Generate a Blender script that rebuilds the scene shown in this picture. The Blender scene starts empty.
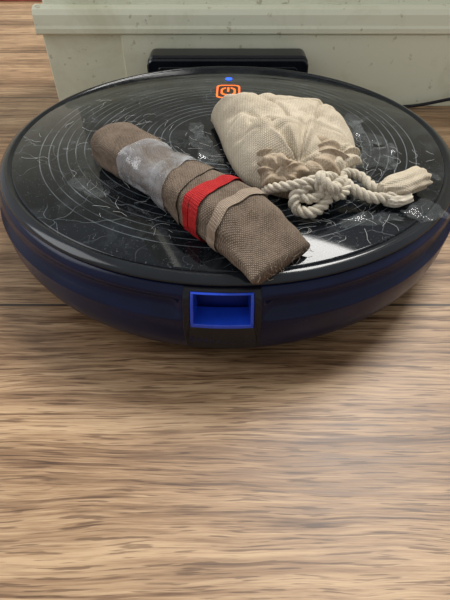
import bpy, bmesh, math, random
from mathutils import Vector, Matrix, noise
random.seed(4)
D=bpy.data; C=bpy.context
def link(o):
    C.scene.collection.objects.link(o); return o
def mesh_obj(name,verts,faces,mat=None,smooth=True,parent=None):
    me=D.meshes.new(name); me.from_pydata([tuple(v) for v in verts],[],faces); me.update()
    bm=bmesh.new(); bm.from_mesh(me); bmesh.ops.remove_doubles(bm,verts=bm.verts,dist=1e-6)
    bmesh.ops.recalc_face_normals(bm,faces=bm.faces); bm.to_mesh(me); bm.free()
    for p in me.polygons: p.use_smooth=smooth
    o=link(D.objects.new(name,me))
    if mat: me.materials.append(mat)
    if parent: o.parent=parent
    return o
def empty(name,loc=(0,0,0),rz=0):
    e=link(D.objects.new(name,None)); e.location=loc; e.rotation_euler=(0,0,rz); e.empty_display_size=.02; return e
def rbox(name,lo,hi,mat,bev=.002,seg=3,parent=None):
    bm=bmesh.new(); bmesh.ops.create_cube(bm,size=1)
    for v in bm.verts:
        v.co=Vector([lo[i]+(v.co[i]+.5)*(hi[i]-lo[i]) for i in range(3)])
    if bev>0: bmesh.ops.bevel(bm,geom=bm.edges[:],offset=bev,segments=seg,profile=.5,affect='EDGES')
    me=D.meshes.new(name); bm.to_mesh(me); bm.free()
    for p in me.polygons: p.use_smooth=False
    me.materials.append(mat); o=link(D.objects.new(name,me))
    if parent: o.parent=parent
    return o
# ---------- materials
class M:
    def __init__(s,name):
        s.m=D.materials.new(name); s.m.use_nodes=True; s.nt=s.m.node_tree; s.b=s.nt.nodes['Principled BSDF']
    def n(s,t,**k):
        nd=s.nt.nodes.new(t)
        for a,v in k.items():
            if a in nd.inputs: nd.inputs[a].default_value=v
            else: setattr(nd,a,v)
        return nd
    def l(s,a,b): s.nt.links.new(a,b)
    def set(s,**k):
        for a,v in k.items(): s.b.inputs[a.replace('_',' ')].default_value=v
        return s
    def math(s,op,a,b=None,c=None,clamp=False):
        nd=s.nt.nodes.new('ShaderNodeMath'); nd.operation=op; nd.use_clamp=clamp
        for i,x in enumerate((a,b,c)):
            if x is None: continue
            if isinstance(x,(int,float)): nd.inputs[i].default_value=x
            else: s.l(x,nd.inputs[i])
        return nd.outputs[0]
    def ramp(s,fac,stops):
        r=s.nt.nodes.new('ShaderNodeValToRGB'); e=r.color_ramp.elements
        while len(e)<len(stops): e.new(.5)
        for i,(p,c) in enumerate(stops): e[i].position=p; e[i].color=(*c,1)
        s.l(fac,r.inputs[0]); return r.outputs[0]
    def mix(s,fac,a,b,mode='MIX'):
        nd=s.nt.nodes.new('ShaderNodeMixRGB'); nd.blend_type=mode
        for i,x in enumerate((fac,a,b)):
            if isinstance(x,(int,float)): nd.inputs[i].default_value=x
            elif isinstance(x,tuple): nd.inputs[i].default_value=(*x,1)
            else: s.l(x,nd.inputs[i])
        return nd.outputs[0]
    def coord(s,scale=(1,1,1),loc=(0,0,0),rot=(0,0,0)):
        tc=s.nt.nodes.new('ShaderNodeTexCoord'); mp=s.nt.nodes.new('ShaderNodeMapping')
        mp.inputs['Scale'].default_value=scale; mp.inputs['Location'].default_value=loc; mp.inputs['Rotation'].default_value=rot
        s.l(tc.outputs['Object'],mp.inputs[0]); return mp.outputs[0]
    def noise(s,vec,scale,detail=4,rough=.5,dist=0):
        nd=s.n('ShaderNodeTexNoise'); nd.inputs['Scale'].default_value=scale; nd.inputs['Detail'].default_value=detail
        nd.inputs['Roughness'].default_value=rough; nd.inputs['Distortion'].default_value=dist
        s.l(vec,nd.inputs['Vector']); return nd.outputs['Fac']
    def bump(s,h,strength=.3,dist=.001):
        nd=s.n('ShaderNodeBump'); nd.inputs['Strength'].default_value=strength; nd.inputs['Distance'].default_value=dist
        s.l(h,nd.inputs['Height']); s.l(nd.outputs[0],s.b.inputs['Normal'])
def simple(name,col,rough=.5,metal=0,var=.12,nscale=60,bump=.1,bd=.0005,**k):
    m=M(name); v=m.coord(); f=m.noise(v,nscale,5,.6)
    dark=tuple(c*(1-var) for c in col); lite=tuple(min(1,c*(1+var)) for c in col)
    m.l(m.ramp(f,[(.3,dark),(.7,lite)]),m.b.inputs['Base Color'])
    m.set(Roughness=rough,Metallic=metal,**k)
    if bump: m.bump(f,bump,bd)
    return m.m

# floor wood
def wood():
    m=M('laminate_wood')
    tc=m.nt.nodes.new('ShaderNodeTexCoord'); sep=m.n('ShaderNodeSeparateXYZ'); m.l(tc.outputs['Object'],sep.inputs[0])
    X,Y=sep.outputs[0],sep.outputs[1]
    W=.19
    row=m.math('DIVIDE',m.math('ADD',Y,.1086+W*10),W)
    ri=m.math('FLOOR',row); rf=m.math('FRACT',row)
    off=m.math('MULTIPLY',ri,3.731)
    cw=m.n('ShaderNodeCombineXYZ'); m.l(m.math('MULTIPLY',m.math('ADD',X,off),5.0),cw.inputs[0]); m.l(m.math('MULTIPLY',Y,14.0),cw.inputs[1])
    wv=m.math('MULTIPLY',m.math('SUBTRACT',m.noise(cw.outputs[0],1,3,.5),.5),.020)
    comb=m.n('ShaderNodeCombineXYZ'); m.l(m.math('ADD',X,off),comb.inputs[0]); m.l(m.math('ADD',m.math('ADD',Y,wv),m.math('MULTIPLY',ri,.37)),comb.inputs[1])
    def mp(sx,sy,lx=0):
        q=m.n('ShaderNodeMapping'); q.inputs['Scale'].default_value=(sx,sy,1); q.inputs['Location'].default_value=(lx,0,0)
        m.l(comb.outputs[0],q.inputs[0]); return q.outputs[0]
    big=m.noise(mp(2.5,24,2),1,3,.5,.2)
    mid=m.noise(mp(6,130,3),1,4,.6,.1)
    fine=m.noise(mp(18,500),1,4,.7)
    hair=m.noise(mp(45,1500,7),1,3,.65)
    f=m.math('ADD',m.math('MULTIPLY',big,.28),m.math('MULTIPLY',mid,.26))
    f=m.math('ADD',f,m.math('MULTIPLY',fine,.28)); f=m.math('ADD',f,m.math('MULTIPLY',hair,.18))
    col=m.ramp(f,[(.40,(.120,.062,.029)),(.465,(.215,.122,.060)),(.51,(.315,.195,.104)),(.58,(.45,.305,.175))])
    streak=m.noise(mp(7,230,9),1,4,.6,.1)
    dk=m.ramp(streak,[(.36,(.34,.25,.18)),(.44,(1,1,1))])
    col=m.mix(.78,col,dk,'MULTIPLY')
    streak2=m.noise(mp(3,60,4),1,3,.6,.1)
    dk=m.ramp(streak2,[(.32,(.48,.38,.30)),(.44,(1,1,1))])
    col=m.mix(.65,col,dk,'MULTIPLY')
    pores=m.ramp(m.noise(mp(38,780,2),1,2,.5),[(.38,(.32,.25,.20)),(.44,(1,1,1))])
    col=m.mix(.75,col,pores,'MULTIPLY')
    seam=m.math('LESS_THAN',m.math('MINIMUM',rf,m.math('SUBTRACT',1.0,rf)),.0060)
    col=m.mix(m.math('MULTIPLY',seam,.92),col,(.018,.009,.005))
    m.l(col,m.b.inputs['Base Color'])
    m.l(m.math('MULTIPLY_ADD',fine,.2,.36),m.b.inputs['Roughness'])
    h=m.math('SUBTRACT',m.math('ADD',fine,m.math('MULTIPLY',hair,.5)),m.math('MULTIPLY',seam,3))
    m.bump(h,.08,.0003)
    return m.m
WOOD=wood()
def paint(name,c,rough):
    m=M(name); v=m.coord()
    g=m.ramp(m.noise(v,14,7,.7,.5),[(.30,(.76,.74,.64)),(.52,(1,1,1))])
    g2=m.ramp(m.noise(v,90,3,.6),[(.30,(.50,.46,.36)),(.35,(1,1,1))])
    col=m.mix(.6,c,g,'MULTIPLY'); col=m.mix(.6,col,g2,'MULTIPLY')
    m.l(col,m.b.inputs['Base Color']); m.set(Roughness=rough); m.bump(m.noise(v,60,4,.6),.15,.001); return m.m
PAINT=paint('cream_gloss_paint',(.74,.75,.58),.35)
PAINT2=paint('cream_paint_upper',(.76,.77,.63),.5)
RUG=simple('red_rug_wool',(.50,.14,.13),.95,var=.4,nscale=40,bump=.8,bd=.003)
def spec(m_,v): m_.node_tree.nodes['Principled BSDF'].inputs['Specular IOR Level'].default_value=v; return m_
BLK=spec(simple('black_plastic',(.007,.007,.011),.32,var=.2,nscale=200,bump=.05),.3)
NAVY=spec(simple('smoky_navy_plastic',(.0035,.0065,.030),.24,var=.25,nscale=40,bump=.02),.20)
RIM=spec(simple('rim_gloss_black',(.007,.009,.012),.14,var=.2,nscale=60,bump=0),.35)
RUB=simple('rubber',(.02,.02,.02),.8)
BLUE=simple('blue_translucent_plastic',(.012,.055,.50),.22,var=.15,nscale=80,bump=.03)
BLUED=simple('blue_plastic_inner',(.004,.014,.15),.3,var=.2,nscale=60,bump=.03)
ORANGE=simple('orange_led',(.9,.16,.02),.4,bump=0,Emission_Color=(1,.13,.015,1),Emission_Strength=.9)
BLUELED=simple('blue_led',(.02,.1,1),.4,bump=0,Emission_Color=(.02,.12,1,1),Emission_Strength=1.2)
ICON=simple('icon_dark',(.03,.012,.006),.4,bump=0)
def glassplate():
    m=M('scratched_glass_top'); v=m.coord()
    sep=m.n('ShaderNodeSeparateXYZ'); m.l(v,sep.inputs[0])
    r=m.math('SQRT',m.math('ADD',m.math('POWER',sep.outputs[0],2),m.math('POWER',sep.outputs[1],2)))
    fr=m.math('FRACT',m.math('DIVIDE',r,.0062))
    ln=m.math('LESS_THAN',fr,.11)
    ln=m.math('MULTIPLY',ln,m.math('MULTIPLY',m.math('GREATER_THAN',r,.040),m.math('LESS_THAN',r,.142)))
    br=m.noise(v,26,3,.6); ln=m.math('MULTIPLY',ln,m.ramp(br,[(.36,(0.15,0.15,0.15)),(.6,(1,1,1))]))
    smudge=m.ramp(m.noise(v,22,8,.72,.8),[(.50,(0,0,0)),(.78,(1,1,1))])
    def cob(sc,th,lo):
        vo=m.n('ShaderNodeTexVoronoi',feature='DISTANCE_TO_EDGE'); vo.inputs['Scale'].default_value=sc
        dv=m.n('ShaderNodeMixRGB'); dv.inputs[0].default_value=.03
        nn=m.n('ShaderNodeTexNoise'); nn.inputs['Scale'].default_value=sc; m.l(v,nn.inputs['Vector'])
        m.l(v,dv.inputs[1]); m.l(nn.outputs['Color'],dv.inputs[2]); m.l(dv.outputs[0],vo.inputs['Vector'])
        q=m.math('LESS_THAN',vo.outputs['Distance'],th)
        return m.math('MULTIPLY',q,m.ramp(m.noise(v,sc*.5,3,.6),[(lo,(0,0,0)),(lo+.12,(1,1,1))]))
    scr=m.math('MAXIMUM',cob(34,.007,.48),cob(85,.010,.54))
    dust=m.ramp(m.noise(v,900,2,.5),[(.66,(0,0,0)),(.76,(1,1,1))])
    a=m.math('ADD',m.math('MULTIPLY',ln,.20),m.math('MULTIPLY',smudge,.06))
    a=m.math('ADD',a,m.math('MULTIPLY',scr,.11)); a=m.math('ADD',a,m.math('MULTIPLY',dust,.14),None,True)
    m.l(m.mix(a,(.004,.0055,.0075),(.50,.56,.60)),m.b.inputs['Base Color'])
    m.l(m.math('ADD',m.math('MULTIPLY',smudge,.05),.06),m.b.inputs['Roughness'])
    m.b.inputs['Specular IOR Level'].default_value=.28
    m.bump(m.math('ADD',m.math('MULTIPLY',ln,-1),m.math('MULTIPLY',scr,.5)),.2,.0002)
    return m.m
GLASS=glassplate()
def fabric(name,c1,c2,sx,rough=.9,blot=25,bs=.7,rot=0,wmix=.4):
    m=M(name); v=m.coord(rot=(0,0,rot))
    w1=m.n('ShaderNodeTexWave',wave_type='BANDS',bands_direction='X'); w1.inputs['Scale'].default_value=sx; w1.inputs['Distortion'].default_value=1.5; w1.inputs['Detail Scale'].default_value=4
    w2=m.n('ShaderNodeTexWave',wave_type='BANDS',bands_direction='Y'); w2.inputs['Scale'].default_value=sx; w2.inputs['Distortion'].default_value=1.5; w2.inputs['Detail Scale'].default_value=4
    m.l(v,w1.inputs[0]); m.l(v,w2.inputs[0])
    w=m.math('MULTIPLY',w1.outputs['Fac'],w2.outputs['Fac'])
    n=m.noise(v,blot,6,.65); n2=m.noise(v,900,3,.6)
    f=m.math('ADD',m.math('MULTIPLY',w,wmix),m.math('ADD',m.math('MULTIPLY',n,.45),m.math('MULTIPLY',n2,.3)))
    m.l(m.ramp(f,[(.3,c1),(.75,c2)]),m.b.inputs['Base Color'])
    m.set(Roughness=rough); m.b.inputs['Specular IOR Level'].default_value=.15
    m.bump(m.math('ADD',w,n2),bs,.0007); return m.m
TWEED=fabric('tweed_fabric',(.085,.062,.044),(.33,.255,.195),330,blot=70,rot=.78,bs=.8)
CANVAS=fabric('calico_cotton',(.36,.295,.21),(.71,.64,.51),290,blot=40,bs=.5,wmix=.32)
RUFF=fabric('calico_soiled',(.27,.20,.13),(.68,.59,.46),330,blot=90,bs=.4,wmix=.15)
STRAP=fabric('cream_strap',(.22,.165,.12),(.46,.37,.29),330,blot=60)
REDT=fabric('red_tape',(.30,.008,.010),(.58,.035,.035),300,rough=.6,blot=80)
ROPE=fabric('cotton_rope',(.44,.38,.29),(.72,.67,.56),500,blot=90,bs=.4)
def duct():
    m=M('silvery_packing_tape'); v=m.coord()
    f=m.noise(v,40,5,.65,.8)
    out=m.nt.nodes['Material Output']; tr=m.n('ShaderNodeBsdfTransparent'); mx=m.n('ShaderNodeMixShader')
    m.l(m.ramp(f,[(.34,(.24,.22,.21)),(.66,(.40,.41,.43))]),m.b.inputs['Base Color'])
    m.l(m.ramp(f,[(.34,(.22,.22,.22)),(.64,(.68,.68,.68))]),mx.inputs[0])
    m.l(tr.outputs[0],mx.inputs[1]); m.l(m.b.outputs[0],mx.inputs[2]); m.l(mx.outputs[0],out.inputs[0])
    m.set(Roughness=.12); m.b.inputs['Specular IOR Level'].default_value=.8; m.bump(m.noise(v,60,3,.55),.6,.0016); return m.m
DUCT=duct()
LINT=simple('lint',(.62,.62,.60),.9,bump=0)
def film():
    m=M('clear_tape'); v=m.coord()
    out=m.nt.nodes['Material Output']; tr=m.n('ShaderNodeBsdfTransparent'); mx=m.n('ShaderNodeMixShader')
    f=m.math('MULTIPLY_ADD',m.ramp(m.noise(v,80,5,.7,1),[(.50,(0,0,0)),(.78,(1,1,1))]),.20,.05)
    m.l(f,mx.inputs[0]); m.l(tr.outputs[0],mx.inputs[1]); m.l(m.b.outputs[0],mx.inputs[2]); m.l(mx.outputs[0],out.inputs[0])
    m.set(**{'Base_Color':(.50,.54,.55,1)},Roughness=.07); m.b.inputs['Specular IOR Level'].default_value=.9; m.bump(m.noise(v,120,3,.5),.4,.001); return m.m
FILM=film()

# ---------- room
def plane(name,x0,x1,y0,y1,z,mat):
    return mesh_obj(name,[(x0,y0,z),(x1,y0,z),(x1,y1,z),(x0,y1,z)],[(0,1,2,3)],mat,False)
plane('floor',-2.2,2.2,-1.8,2.2,0,WOOD)
YW=.247; XL=-.208
wb=rbox('wall_back',(XL+.004,YW+.012,0),(2.2,YW+.10,.40),PAINT2,.003,2)
wn=empty('added_window_1')  # unseen window frame, added so the rear light comes in over the low wall
rbox('added_sill',(XL-.01,YW-.01,.4005),(2.2,YW+.12,.425),PAINT,.003,2,wn)
rbox('added_jamb_left',(XL,YW+.02,.4255),(XL+.05,YW+.08,2.2),PAINT,.003,2,wn)
rbox('added_mullion',(1.0,YW+.02,.4255),(1.05,YW+.08,2.2),PAINT,.003,2,wn)
rbox('added_head',(XL-.01,YW+.01,2.2005),(2.2,YW+.09,2.4),PAINT,.003,2,wn)
bb=empty('baseboard_back')
rbox('lower_board',(XL,YW,0),(2.2,YW+.0118,.082),PAINT,.0012,2,bb)
rbox('face_panel',(-.1185,YW-.004,0),(2.2,YW-.0002,.0795),PAINT,.0012,2,bb)
prof=[(YW+.0118,.080),(YW-.005,.080),(YW-.0065,.0815),(YW-.0065,.086),(YW-.0055,.089),(YW-.0045,.099),(YW-.002,.104),(YW+.003,.1065),(YW+.0118,.1065)]
vs=[];fs=[]
for x in (XL-.004,2.2):
    for y,z in prof: vs.append((x,y,z))
n=len(prof)
for i in range(n): fs.append((i,(i+1)%n,n+(i+1)%n,n+i))
fs.append(tuple(range(n))); fs.append(tuple(range(2*n-1,n-1,-1)))
mesh_obj('cap_moulding',vs,fs,PAINT,False,bb)
rbox('wall_far',(-2.2,2.2,0),(2.2,2.3,2.4),PAINT2,0)
rbox('rug',(-1.6,.82,0),(-.30,1.7,.010),RUG,.004,2)

# ---------- robot vacuum
rob=empty('robot_vacuum',(.002,0,0),math.radians(-1.2))
PZ=[(.0115,.120),(.008,.142),(.0095,.1525),(.015,.1600),(.023,.1655),(.030,.1682),(.036,.1694),(.0450,.1700),(.0475,.1700),(.0490,.1700),(.0500,.1697),(.0570,.1685),(.0600,.1678),(.0612,.1674),(.0640,.1662),(.0660,.1650),(.0672,.1635),(.0680,.1615)]
def rz(z):
    pts=PZ[1:]
    for (a,ra),(b,rb) in zip(pts,pts[1:]):
        if a<=z<=b: return ra+(rb-ra)*(z-a)/(b-a)
    return pts[-1][1]
A0=math.radians(5.6)
angs=set(round(math.radians(i),6) for i in range(-180,180))
for a in (A0,-A0): angs.add(round(a,6))
for s in (1,-1):
    for d in (-.9,-.6,.6,.9): angs.add(round(s*math.radians(96+d),6))
angs=sorted(a for a in angs)
angs=[a for i,a in enumerate(angs) if i==0 or a-angs[i-1]>1e-4]
vs=[];fs=[];NP=len(PZ)
def sm(a,b,x):
    t=max(0,min(1,(x-a)/(b-a))); return t*t*(3-2*t)
for a in angs:
    aa=math.degrees(abs(a))
    for k,(z,r) in enumerate(PZ):
        g=.0036*sm(7.2,9,aa)*(1-sm(76,86,aa)) if .0495<z<.0605 else 0
        r2=r-g
        if abs(aa-96)<.7 and z>.014: r2-=.004
        if aa>97 and .014<z<.0665: r2+=.0008
        vs.append((r2*math.sin(a),-r2*math.cos(a),z))
NA=len(angs)
for i in range(NA):
    j=(i+1)%NA
    am=(angs[i]+angs[j])/2 if j else math.pi
    for k in range(NP-1):
        zm=(PZ[k][0]+PZ[k+1][0])/2
        if abs(am)<A0 and .0450<zm<.0660 : continue
        fs.append((i*NP+k,j*NP+k,j*NP+k+1,i*NP+k+1))
fs.append(tuple(i*NP for i in range(NA)))
fs.append(tuple(i*NP+NP-1 for i in reversed(range(NA))))
body=mesh_obj('body_shell',vs,fs,NAVY,True,rob)
def lathe(name,prof,mat,parent,seg=256,cap=True):
    vs=[];fs=[];n=len(prof)
    for i in range(seg):
        a=2*math.pi*i/seg
        for r,z in prof: vs.append((r*math.cos(a),r*math.sin(a),z))
    for i in range(seg):
        j=(i+1)%seg
        for k in range(n-1): fs.append((i*n+k,j*n+k,j*n+k+1,i*n+k+1))
    return mesh_obj(name,vs,fs,mat,True,parent)
lathe('top_rim',[(.150,.0681),(.1625,.0681),(.1638,.0686),(.1640,.0694),(.1632,.0704),(.1615,.0716),(.1596,.0724),(.1585,.0726),(.1575,.0724),(.1568,.0717),(.1560,.0709),(.1500,.0708),(.150,.0681)],RIM,rob)
vs=[(0,0,.0718)];N=256
for r,z in ((.02,.0718),(.08,.0718),(.1545,.0718),(.1556,.0714),(.1558,.0709)):
    for i in range(N):
        a=2*math.pi*i/N; vs.append((r*math.cos(a),r*math.sin(a),z))
fs=[(0,1+i,1+(i+1)%N) for i in range(N)]
for k in range(4):
    for i in range(N): fs.append((1+k*N+i,1+(k+1)*N+i,1+(k+1)*N+(i+1)%N,1+k*N+(i+1)%N))
mesh_obj('glass_top',vs,fs,GLASS,True,rob)
def sp(a,z,off): 
    r=rz(z)+off; return (r*math.sin(a),-r*math.cos(a),z)
def ring(name,a_o,z0o,z1o,a_i,z0i,z1i,o_out,o_in,mat):
    def loop(a,z0,z1,off,n=10):
        L=[]
        for i in range(n): L.append(sp(-a+2*a*i/n,z0,off))
        for i in range(n): L.append(sp(a,z0+(z1-z0)*i/n,off))
        for i in range(n): L.append(sp(a-2*a*i/n,z1,off))
        for i in range(n): L.append(sp(-a,z1-(z1-z0)*i/n,off))
        return L
    d=.0004
    loops=[loop(a_o,z0o,z1o,-.0015),loop(a_o,z0o,z1o,o_out-d),loop(a_o-d/.17,z0o+d,z1o-d,o_out),loop(a_i+d/.17,z0i-d,z1i+d,o_out),loop(a_i,z0i,z1i,o_out-d),loop(a_i,z0i,z1i,o_in)]
    vs=[p for L in loops for p in L]; n=40; fs=[]
    for k in range(len(loops)-1):
        for i in range(n): fs.append((k*n+i,k*n+(i+1)%n,(k+1)*n+(i+1)%n,(k+1)*n+i))
    return mesh_obj(name,vs,fs,mat,False,rob)
ring('bin_frame',math.radians(6.9),.0230,.0674,A0,.0450,.0660,.0012,-.0020,BLK)
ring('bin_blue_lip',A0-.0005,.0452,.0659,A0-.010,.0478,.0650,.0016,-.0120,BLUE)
bk=[]
for i in range(11):
    a=-A0+2*A0*i/10
    for z in (.0452,.0659): 
        r=.1555 if z<.06 else .1525; bk.append((r*math.sin(a),-r*math.cos(a),z))
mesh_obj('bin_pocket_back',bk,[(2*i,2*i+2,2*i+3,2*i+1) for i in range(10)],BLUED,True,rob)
def wheel(x,y,r,w):
    bm=bmesh.new(); bmesh.ops.create_cone(bm,cap_ends=True,segments=40,radius1=r,radius2=r,depth=w)
    bmesh.ops.bevel(bm,geom=bm.edges[:],offset=.001,segments=2,affect='EDGES')
    bmesh.ops.rotate(bm,verts=bm.verts,matrix=Matrix.Rotation(math.pi/2,3,'Y')); bmesh.ops.translate(bm,verts=bm.verts,vec=(x,y,r))
    me=D.meshes.new('wheel'); bm.to_mesh(me); bm.free(); me.materials.append(RUB); o=link(D.objects.new('wheel',me)); o.parent=rob
wheel(-.108,0,.03,.018); wheel(.108,0,.03,.018); wheel(0,.10,.012,.016)
def rrect(cx,cy,w,h,rad,n=8):
    L=[]
    for qx,qy,a0 in ((1,1,0),(-1,1,90),(-1,-1,180),(1,-1,270)):
        for i in range(n+1):
            a=math.radians(a0+90*i/n); L.append((cx+qx*(w/2-rad)+rad*math.cos(a),cy+qy*(h/2-rad)+rad*math.sin(a)))
    return L
def flatring(name,o,i,z,mat,t=.0002):
    n=len(o); vs=[(x,y,z) for x,y in o]+[(x,y,z) for x,y in i]
    return mesh_obj(name,vs,[(k,(k+1)%n,n+(k+1)%n,n+k) for k in range(n)],mat,False,rob)
def flatdisc(name,o,z,mat): return mesh_obj(name,[(x,y,z) for x,y in o],[tuple(range(len(o)))],mat,False,rob)
bx,by=-.001,.092
flatdisc('power_button_base',rrect(bx,by,.0215,.032,.005),.07192,ICON)
flatring('power_button_border',rrect(bx,by,.0215,.032,.005),rrect(bx,by,.0182,.0275,.004),.07200,ORANGE)
flatring('power_button_glow',rrect(bx,by,.0136,.020,.0067),rrect(bx,by,.0098,.0145,.0048),.07200,ORANGE)
flatdisc('power_icon_bar',rrect(bx,by+.008,.0042,.010,.001),.07206,ICON)
flatdisc('power_icon_stem',rrect(bx,by+.004,.0020,.011,.0009),.07210,ORANGE)
c=[(bx+.0035*math.cos(i*math.pi/8),by+.032+.0042*math.sin(i*math.pi/8)) for i in range(16)]
flatdisc('status_light',c,.0720,BLUELED)

# ---------- dock
dk=empty('charging_dock')
DY0,DY1=.203,.2385
def rrbox(name,x0,x1,y0,y1,z0,z1,rad,mat,par,axis='Y',fil=.002):
    cx=(x0+x1)/2; cz=(z0+z1)/2; o=rrect(cx,cz,x1-x0,z1-z0,rad); i=rrect(cx,cz,x1-x0-2*fil,z1-z0-2*fil,max(rad-fil,.0005))
    n=len(o); vs=[(x,y0,z) for x,z in i]+[(x,y0+fil,z) for x,z in o]+[(x,y1-fil,z) for x,z in o]+[(x,y1,z) for x,z in i]
    fs=[(k*n+q,k*n+(q+1)%n,(k+1)*n+(q+1)%n,(k+1)*n+q) for k in range(3) for q in range(n)]+[tuple(range(n)),tuple(range(4*n-1,3*n-1,-1))]
    return mesh_obj(name,vs,fs,mat,False,par)
rrbox('dock_tower',-.086,.092,DY0+.006,DY1,0,.0675,.008,BLK,dk)
rrbox('dock_face_rim',-.086,.092,DY0,DY0+.0058,.002,.0655,.008,RIM,dk,fil=.0015)
rrbox('dock_sensor_window',-.074,.080,DY0-.0015,DY0-.0001,.03,.058,.004,RIM,dk,fil=.0005)
rbox('dock_base_plate',(-.08,.12,0),(.087,.2029,.005),BLK,.0015,2,dk)
def tube(name,pts,r,mat,parent=None,res=8):
    cu=D.curves.new(name,'CURVE'); cu.dimensions='3D'; cu.bevel_depth=r; cu.bevel_resolution=3; cu.resolution_u=res
    sp_=cu.splines.new('NURBS'); sp_.points.add(len(pts)-1); sp_.use_endpoint_u=True; sp_.order_u=4
    for p,q in zip(sp_.points,pts): p.co=(*q,1)
    cu.materials.append(mat); o=link(D.objects.new(name,cu)); 
    if parent: o.parent=parent
    return o
tube('power_cable',[(.0945,.222,.012),(.13,.226,.008),(.17,.230,.0035),(.21,.233,.003),(.24,.234,.004),(.275,.232,.014),(.32,.230,.021),(.4,.225,.010),(.52,.21,.002),(.9,.2,.002),(1.6,.1,.002)],.0019,BLK)

# ---------- fabric roll
ZT=.0727
A=Vector((-.080,-.037,0)); B=Vector((.0290,-.156,0)); L=(B-A).length
roll=empty('taped_fabric_roll',(A.x,A.y,ZT),math.atan2(B.y-A.y,B.x-A.x))
def rs(s):
    e=min(1,s/.11); cap=math.sqrt(max(0,1-(1-e)**2.6))
    w=.0185*(.55+.45*cap) if s<.11 else .0185
    h=.029*(.30+.70*cap) if s<.11 else .029
    w*=1-.07*math.exp(-((s-.36)/.10)**2)+.02*math.sin(s*9)
    if s>.68:
        t=(s-.68)/.32; h=h*(1-t*t*.68); w=w*(1+.12*t)
    h*=1-.12*math.exp(-((s-.36)/.09)**2)
    return w,h
def sweep(name,s0,s1,off,mat,ns=60,nc=72,lump=.0009,caps=False,skew=0):
    vs=[];fs=[]
    for i in range(ns+1):
        s=s0+(s1-s0)*i/ns
        for j in range(nc):
            a=2*math.pi*j/nc; ss=s+skew*math.cos(a)/2+(.008*noise.noise(Vector((math.cos(a)*2,math.sin(a)*2,s0*9))) if mat!=TWEED or s0>0 else 0)
            ss=max(0,min(1,ss)); w,h=rs(ss)
            ca,sa=math.cos(a),math.sin(a)
            ex=.80
            y=(w+off)*math.copysign(abs(ca)**ex,ca); z=h/2+(h/2+off)*math.copysign(abs(sa)**ex,sa)
            p=Vector((ss*L*30,y*60,z*60)); d=noise.noise(p*.8)*lump*2.4+noise.noise(p*2.7)*lump
            y+=d*ca; z+=d*sa
            if z<0: z=0.0
            vs.append((ss*L,y,z))
    for i in range(ns):
        for j in range(nc): fs.append((i*nc+j,i*nc+(j+1)%nc,(i+1)*nc+(j+1)%nc,(i+1)*nc+j))
    if caps: fs.append(tuple(range(nc))); fs.append(tuple(range((ns+1)*nc-1,ns*nc-1,-1)))
    return mesh_obj(name,vs,fs,mat,True,roll)
sweep('cloth_tube',0,1,0,TWEED,140,72,.0011,True)
sweep('silver_tape_band',.28,.50,.0006,DUCT,30,72,.0011,skew=.05)
sweep('silver_tape_band_overlap',.43,.515,.0010,DUCT,20,72,.0011,skew=-.06)
sweep('cloth_wrap_flap',.55,.615,.0009,TWEED,16,72,.0011,skew=-.04)
sweep('red_tape_band',.682,.722,.0011,REDT,14,72,.0011,skew=-.02)
sweep('red_tape_band_overlap',.665,.69,.0007,REDT,10,72,.0011,skew=.01)
sweep('cream_strap_band',.78,.815,.0011,STRAP,10,72,.0011,skew=-.01)
w,h=rs(1)
tube('hem_seam',[(L-.004,-w*.98,h*.6),(L-.003,-w*.4,h+.0008),(L-.003,w*.4,h+.0008),(L-.004,w*.98,h*.6)],.0009,TWEED,roll)
for i in range(18):
    y=random.uniform(-w,w); z=random.uniform(.001,h); x=L-.0005; d=random.uniform(.001,.0035)
    tube('hem_thread',[(x,y,z),(x+d*.5,y+random.gauss(0,.001),z+random.gauss(.0005,.001)),(x+d,y+random.gauss(0,.0015),max(0.0005,z-random.random()*.003)),(x+d*1.2,y+random.gauss(0,.002),max(.0003,z-random.random()*.004))],.00012,STRAP,roll,3)

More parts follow.
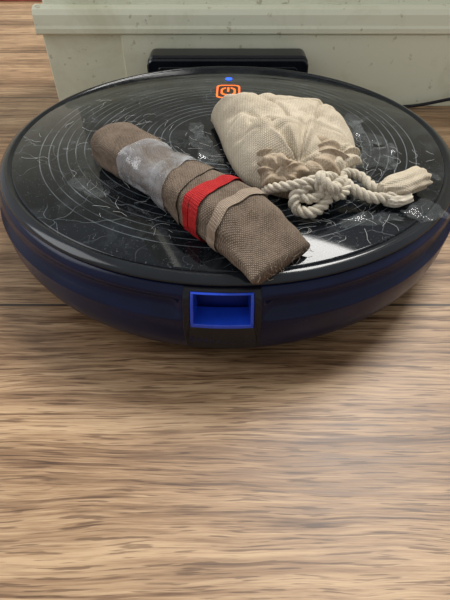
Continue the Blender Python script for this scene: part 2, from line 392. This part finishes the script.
# ---------- pouch
pouch=empty('drawstring_pouch',(0,0,ZT))
ctrl=[(-.010,.023),(.008,.025),(.035,.025),(.062,.023),(.079,.015),(.087,-.002),(.090,-.03),(.087,-.055),(.077,-.075),(.062,-.089),(.048,-.096),(.034,-.092),(.020,-.083),(.009,-.068),(.001,-.040),(-.004,-.012),(-.009,.012)]
def cr(P,n):
    out=[];m_=len(P)
    for i in range(n):
        t=i/n*m_; k=int(t); f=t-k
        p0,p1,p2,p3=[Vector(P[(k+q)%m_]) for q in (-1,0,1,2)]
        out.append(.5*((2*p1)+(-p0+p2)*f+(2*p0-5*p1+4*p2-p3)*f*f+(-p0+3*p1-3*p2+p3)*f**3))
    return out
out=cr(ctrl,300); cen=Vector((.040,-.036)); neck=Vector((.044,-.086))
NS=90; vs=[];fs=[]
def bagz(p,s):
    h=.0335*(max(0,1-s**2.9))**.60
    dn=(p-neck).length; an=math.atan2(p.y-neck.y,p.x-neck.x)
    q=Vector((p.x*26,p.y*26,3.1))
    wob=2.2*noise.noise(Vector((math.cos(an)*2.2,math.sin(an)*2.2,dn*14)))
    cre=math.sin(an*12+wob*1.7)+.5*math.sin(an*21+wob*2.5+1)
    h+=.0022*cre*math.exp(-(dn/.040)**2)*(1-s**6)
    h+=(noise.noise(q)*.0060+noise.noise(q*2.6)*.0022+noise.noise(q*6)*.0009)*(1-s**8)
    g=abs(noise.noise(Vector((an*2.6,dn*9,5.5)))); h-=.0024*math.exp(-(g*14)**2)*(1-s**6)*sm(.03,.05,dn)
    g=abs(noise.noise(Vector((p.x*30+4,p.y*55,8.5)))); h-=.0016*math.exp(-(g*9)**2)*(1-s**6)
    dd=dn-.052+.016*noise.noise(q*.8)
    h-=.0040*math.exp(-(dd/.006)**2)*(1-s**4)*sm(-.02,.05,p.x+.2*noise.noise(q))
    return max(.0,h)
for top in (1,0):
    for i in range(NS+1):
        s=i/NS
        for o in out:
            p=cen+(o-cen)*s
            if top: z=bagz(p,s)*.97+.0030*s
            else: z=.0004+.0026*s**8
            vs.append((p.x,p.y,z))
K=len(out)
for top in (0,1):
    b=top*(NS+1)*K
    for i in range(NS):
        for j in range(K): fs.append((b+i*K+j,b+i*K+(j+1)%K,b+(i+1)*K+(j+1)%K,b+(i+1)*K+j))
for j in range(K):
    fs.append((NS*K+j,NS*K+(j+1)%K,(NS+1)*K+NS*K+(j+1)%K,(NS+1)*K+NS*K+j))
mesh_obj('cloth_body',vs,fs,CANVAS,True,pouch)
def ruffle(name,c,rx,ry,tilt,tz,h0,frill,nf,mat,seed,rings=24):
    vs=[];fs=[];n=200
    R=Matrix.Rotation(tz,3,'Z')@Matrix.Rotation(tilt,3,'X')
    for i in range(rings+1):
        s=i/rings
        for j in range(n):
            a=2*math.pi*j/n
            wob=1.6*noise.noise(Vector((math.cos(a)*1.5,math.sin(a)*1.5,seed)))
            w=math.sin(nf*a+seed+wob*2)+.5*math.sin(nf*1.7*a+seed*2+wob*3)
            edge=.35*noise.noise(Vector((math.cos(a)*1.8,math.sin(a)*1.8,seed+7)))
            r=.10+.90*s
            rr=r*(1+edge*s+.02*w*s)
            z=h0*math.sin(s*math.pi*.75)+frill*w*math.sin(s*math.pi*.62)+.0024*noise.noise(Vector((math.cos(a)*2*s,math.sin(a)*2*s,seed)))-.006*s**4
            v=R@Vector((rx*rr*math.cos(a),ry*rr*math.sin(a),z))+Vector(c); v.z=max(v.z,.0005)
            vs.append(v)
    for i in range(rings):
        for j in range(n): fs.append((i*n+j,i*n+(j+1)%n,(i+1)*n+(j+1)%n,(i+1)*n+j))
    fs.append(tuple(range(n)))
    o=mesh_obj(name,vs,fs,mat,True,pouch)
    md=o.modifiers.new('t','SOLIDIFY'); md.thickness=.0009
    return o
ruffle('gathered_mouth',(.045,-.075,.0208),.029,.019,math.radians(20),0,.005,.0011,11,RUFF,1.3)
ruffle('gathered_frill',(.033,-.087,.0175),.015,.011,math.radians(46),-.3,.005,.0010,7,RUFF,4.1)
ruffle('gathered_frill_side',(.068,-.070,.0175),.018,.013,math.radians(12),.5,.005,.0011,7,CANVAS,2.2)
def spl(P,n):
    P=[Vector(p) for p in P]; Q=[P[0]*2-P[1]]+P+[P[-1]*2-P[-2]]; out=[]
    m_=len(P)-1
    for i in range(n+1):
        t=i/n*m_; k=min(int(t),m_-1); f=t-k
        p0,p1,p2,p3=Q[k:k+4]
        out.append(.5*((2*p1)+(-p0+p2)*f+(2*p0-5*p1+4*p2-p3)*f*f+(-p0+3*p1-3*p2+p3)*f**3))
    return out
def rope(name,P,r,pitch=.013,mat=ROPE):
    pts=spl(P,max(24,int(14*len(P)))); vs=[];fs=[]
    ln=0; up=Vector((0,0,1)); nc=10; rs_=r*.60; cd=r*.46
    frames=[]
    for i,p in enumerate(pts):
        t=(pts[min(i+1,len(pts)-1)]-pts[max(i-1,0)]).normalized()
        if i: ln+=(p-pts[i-1]).length
        u=(up-t*up.dot(t)).normalized() if abs(up.dot(t))<.98 else Vector((1,0,0))
        up=u; v=t.cross(u); frames.append((p,u,v,ln))
    for st in range(3):
        base=len(vs)
        for p,u,v,l in frames:
            ph=2*math.pi*(l/pitch)+st*2*math.pi/3
            cc=p+(u*math.cos(ph)+v*math.sin(ph))*cd
            for j in range(nc):
                a=2*math.pi*j/nc; q=cc+(u*math.cos(a)+v*math.sin(a))*rs_; q.z=max(q.z,.0002); vs.append(q)
        n=len(frames)
        for i in range(n-1):
            for j in range(nc): fs.append((base+i*nc+j,base+i*nc+(j+1)%nc,base+(i+1)*nc+(j+1)%nc,base+(i+1)*nc+j))
        fs.append(tuple(base+j for j in range(nc))); fs.append(tuple(base+(n-1)*nc+j for j in range(nc)))
    return mesh_obj(name,vs,fs,mat,True,pouch)
rope('cord_neck_wrap',[(.024,-.090,.006),(.028,-.098,.013),(.038,-.102,.017),(.050,-.100,.019),(.060,-.094,.018),(.067,-.087,.012)],.0029)
rope('cord_loop_low',[(.048,-.101,.017),(.040,-.105,.012),(.041,-.109,.006),(.048,-.1115,.005),(.054,-.109,.006),(.059,-.104,.009),(.062,-.098,.013),(.069,-.092,.013),(.076,-.095,.010),(.085,-.098,.007),(.093,-.098,.006),(.101,-.095,.006)],.0034)
rope('cord_loop_inner',[(.040,-.103,.013),(.046,-.106,.011),(.052,-.105,.011),(.058,-.100,.014)],.0030)
rope('cord_loop_high',[(.050,-.100,.019),(.058,-.103,.013),(.067,-.101,.010),(.072,-.093,.012),(.070,-.084,.013),(.076,-.079,.012),(.084,-.081,.010),(.089,-.088,.008),(.096,-.091,.007),(.104,-.087,.006)],.0031)
rope('cord_knot',[(.058,-.095,.018),(.054,-.100,.021),(.060,-.105,.017),(.065,-.099,.013),(.062,-.093,.013)],.0032)
def tassel(name,P,w0,w1,th,seed):
    pts=spl(P,24); vs=[];fs=[];nc=48
    for i,p in enumerate(pts):
        s=i/24; t=(pts[min(i+1,24)]-pts[max(i-1,0)]).normalized(); u=Vector((0,0,1)); u=(u-t*u.dot(t)).normalized(); v=t.cross(u)
        w=w0+(w1-w0)*sm(0,.35,s)
        for j in range(nc):
            a=2*math.pi*j/nc; k=1+.06*math.sin(9*a+seed)+.14*noise.noise(Vector((math.cos(a)*2,math.sin(a)*2,s*4+seed)))
            q=p+v*math.cos(a)*w*k+u*math.sin(a)*th*k
            if i==24: q=q+t*.003*noise.noise(Vector((a*3,seed,0)))
            q.z=max(q.z,.0003); vs.append(q)
    for i in range(24):
        for j in range(nc): fs.append((i*nc+j,i*nc+(j+1)%nc,(i+1)*nc+(j+1)%nc,(i+1)*nc+j))
    fs.append(tuple(range(nc))); fs.append(tuple(24*nc+j for j in range(nc)))
    return mesh_obj(name,vs,fs,CANVAS if seed<2 else ROPE,True,pouch)
tassel('cord_end_tube',[(.093,-.093,.006),(.103,-.088,.008),(.113,-.082,.008),(.1215,-.076,.007)],.0038,.0084,.0065,1)
tassel('cord_end_frayed',[(.095,-.098,.005),(.103,-.097,.004),(.110,-.093,.004)],.003,.0046,.0035,3)

# ---------- clear tape scraps & lint
scr=empty('clear_tape_scraps',(0,0,.0719))
def scrap(cx,cy,w,h,rot,lift,seed):
    n=22;vs=[];fs=[]
    for i in range(n+1):
        for j in range(n+1):
            x=(i/n-.5)*w*(1+.45*noise.noise(Vector((j/n*3,seed,0)))); y=(j/n-.5)*h*(1+.45*noise.noise(Vector((i/n*3,seed,5))))
            z=abs(noise.noise(Vector((x*60,y*60,seed))))*lift+.0004
            c_,s_=math.cos(rot),math.sin(rot); vs.append((cx+x*c_-y*s_,cy+x*s_+y*c_,z))
    for i in range(n):
        for j in range(n): fs.append((i*(n+1)+j,(i+1)*(n+1)+j,(i+1)*(n+1)+j+1,i*(n+1)+j+1))
    mesh_obj('tape_piece',vs,fs,FILM,True,scr)
for k,a in enumerate([(-.014,-.025,.015,.042,.3,.006),(.102,-.002,.020,.036,.5,.006),(.106,-.038,.022,.03,-.3,.006),(.084,-.111,.038,.012,.25,.003),(.118,-.104,.022,.018,.5,.004),(.132,-.062,.014,.02,.2,.006),
      (-.085,-.072,.030,.020,-.6,.003),(.102,.026,.018,.018,.9,.005),(-.021,.008,.010,.028,.2,.004)]):
    scrap(*a,seed=k*3.7)
lint=D.curves.new('lint_fibers','CURVE'); lint.dimensions='3D'; lint.bevel_depth=.00008; lint.bevel_resolution=0; lint.resolution_u=4
for i in range(280):
    if random.random()<.45:
        r=.02+.12*random.random(); a=random.uniform(math.pi*.8,math.pi*1.75); x,y=r*math.cos(a),r*math.sin(a)
    else:
        x=random.gauss(.045,.05); y=random.gauss(-.07,.035)
    if math.hypot(x,y)>.148: continue
    s_=lint.splines.new('NURBS'); s_.points.add(4); s_.use_endpoint_u=True; s_.order_u=4
    d=random.uniform(0,6.28); l=random.uniform(.001,.004)
    for p in s_.points:
        p.co=(x,y,.0721+abs(random.gauss(0,.0003)),1); d+=random.gauss(0,.6); x+=l*math.cos(d); y+=l*math.sin(d)
lint.materials.append(LINT); link(D.objects.new('lint_fibers',lint))

# ---------- lighting
def area(name,loc,tgt,size,energy,col):
    li=D.lights.new(name,'AREA'); li.shape='RECTANGLE'; li.size=size[0]; li.size_y=size[1]; li.energy=energy; li.color=col
    o=link(D.objects.new(name,li)); o.location=loc; o.rotation_euler=(Vector(tgt)-Vector(loc)).to_track_quat('-Z','Y').to_euler(); return o
area('window_daylight',(.65,.80,2.0),(0,-.1,0),(.9,.9),62,(1,.98,.94))
area('room_daylight',(-1.9,.0,1.5),(0,.1,0),(1.2,1.2),18,(.97,.98,1))
w=D.worlds.new('world'); C.scene.world=w; w.use_nodes=True
bg=w.node_tree.nodes['Background']; bg.inputs[0].default_value=(.97,.98,1,1); bg.inputs[1].default_value=.54
C.scene.view_settings.view_transform='Standard'
cam=D.cameras.new('camera'); co=link(D.objects.new('camera',cam)); co.location=(0,-.33,.2224)
co.rotation_euler=(math.radians(90-44.5),0,0)
cam.sensor_fit='VERTICAL'; cam.sensor_height=24; cam.lens=24*450/600; cam.clip_start=.01
C.scene.camera=co
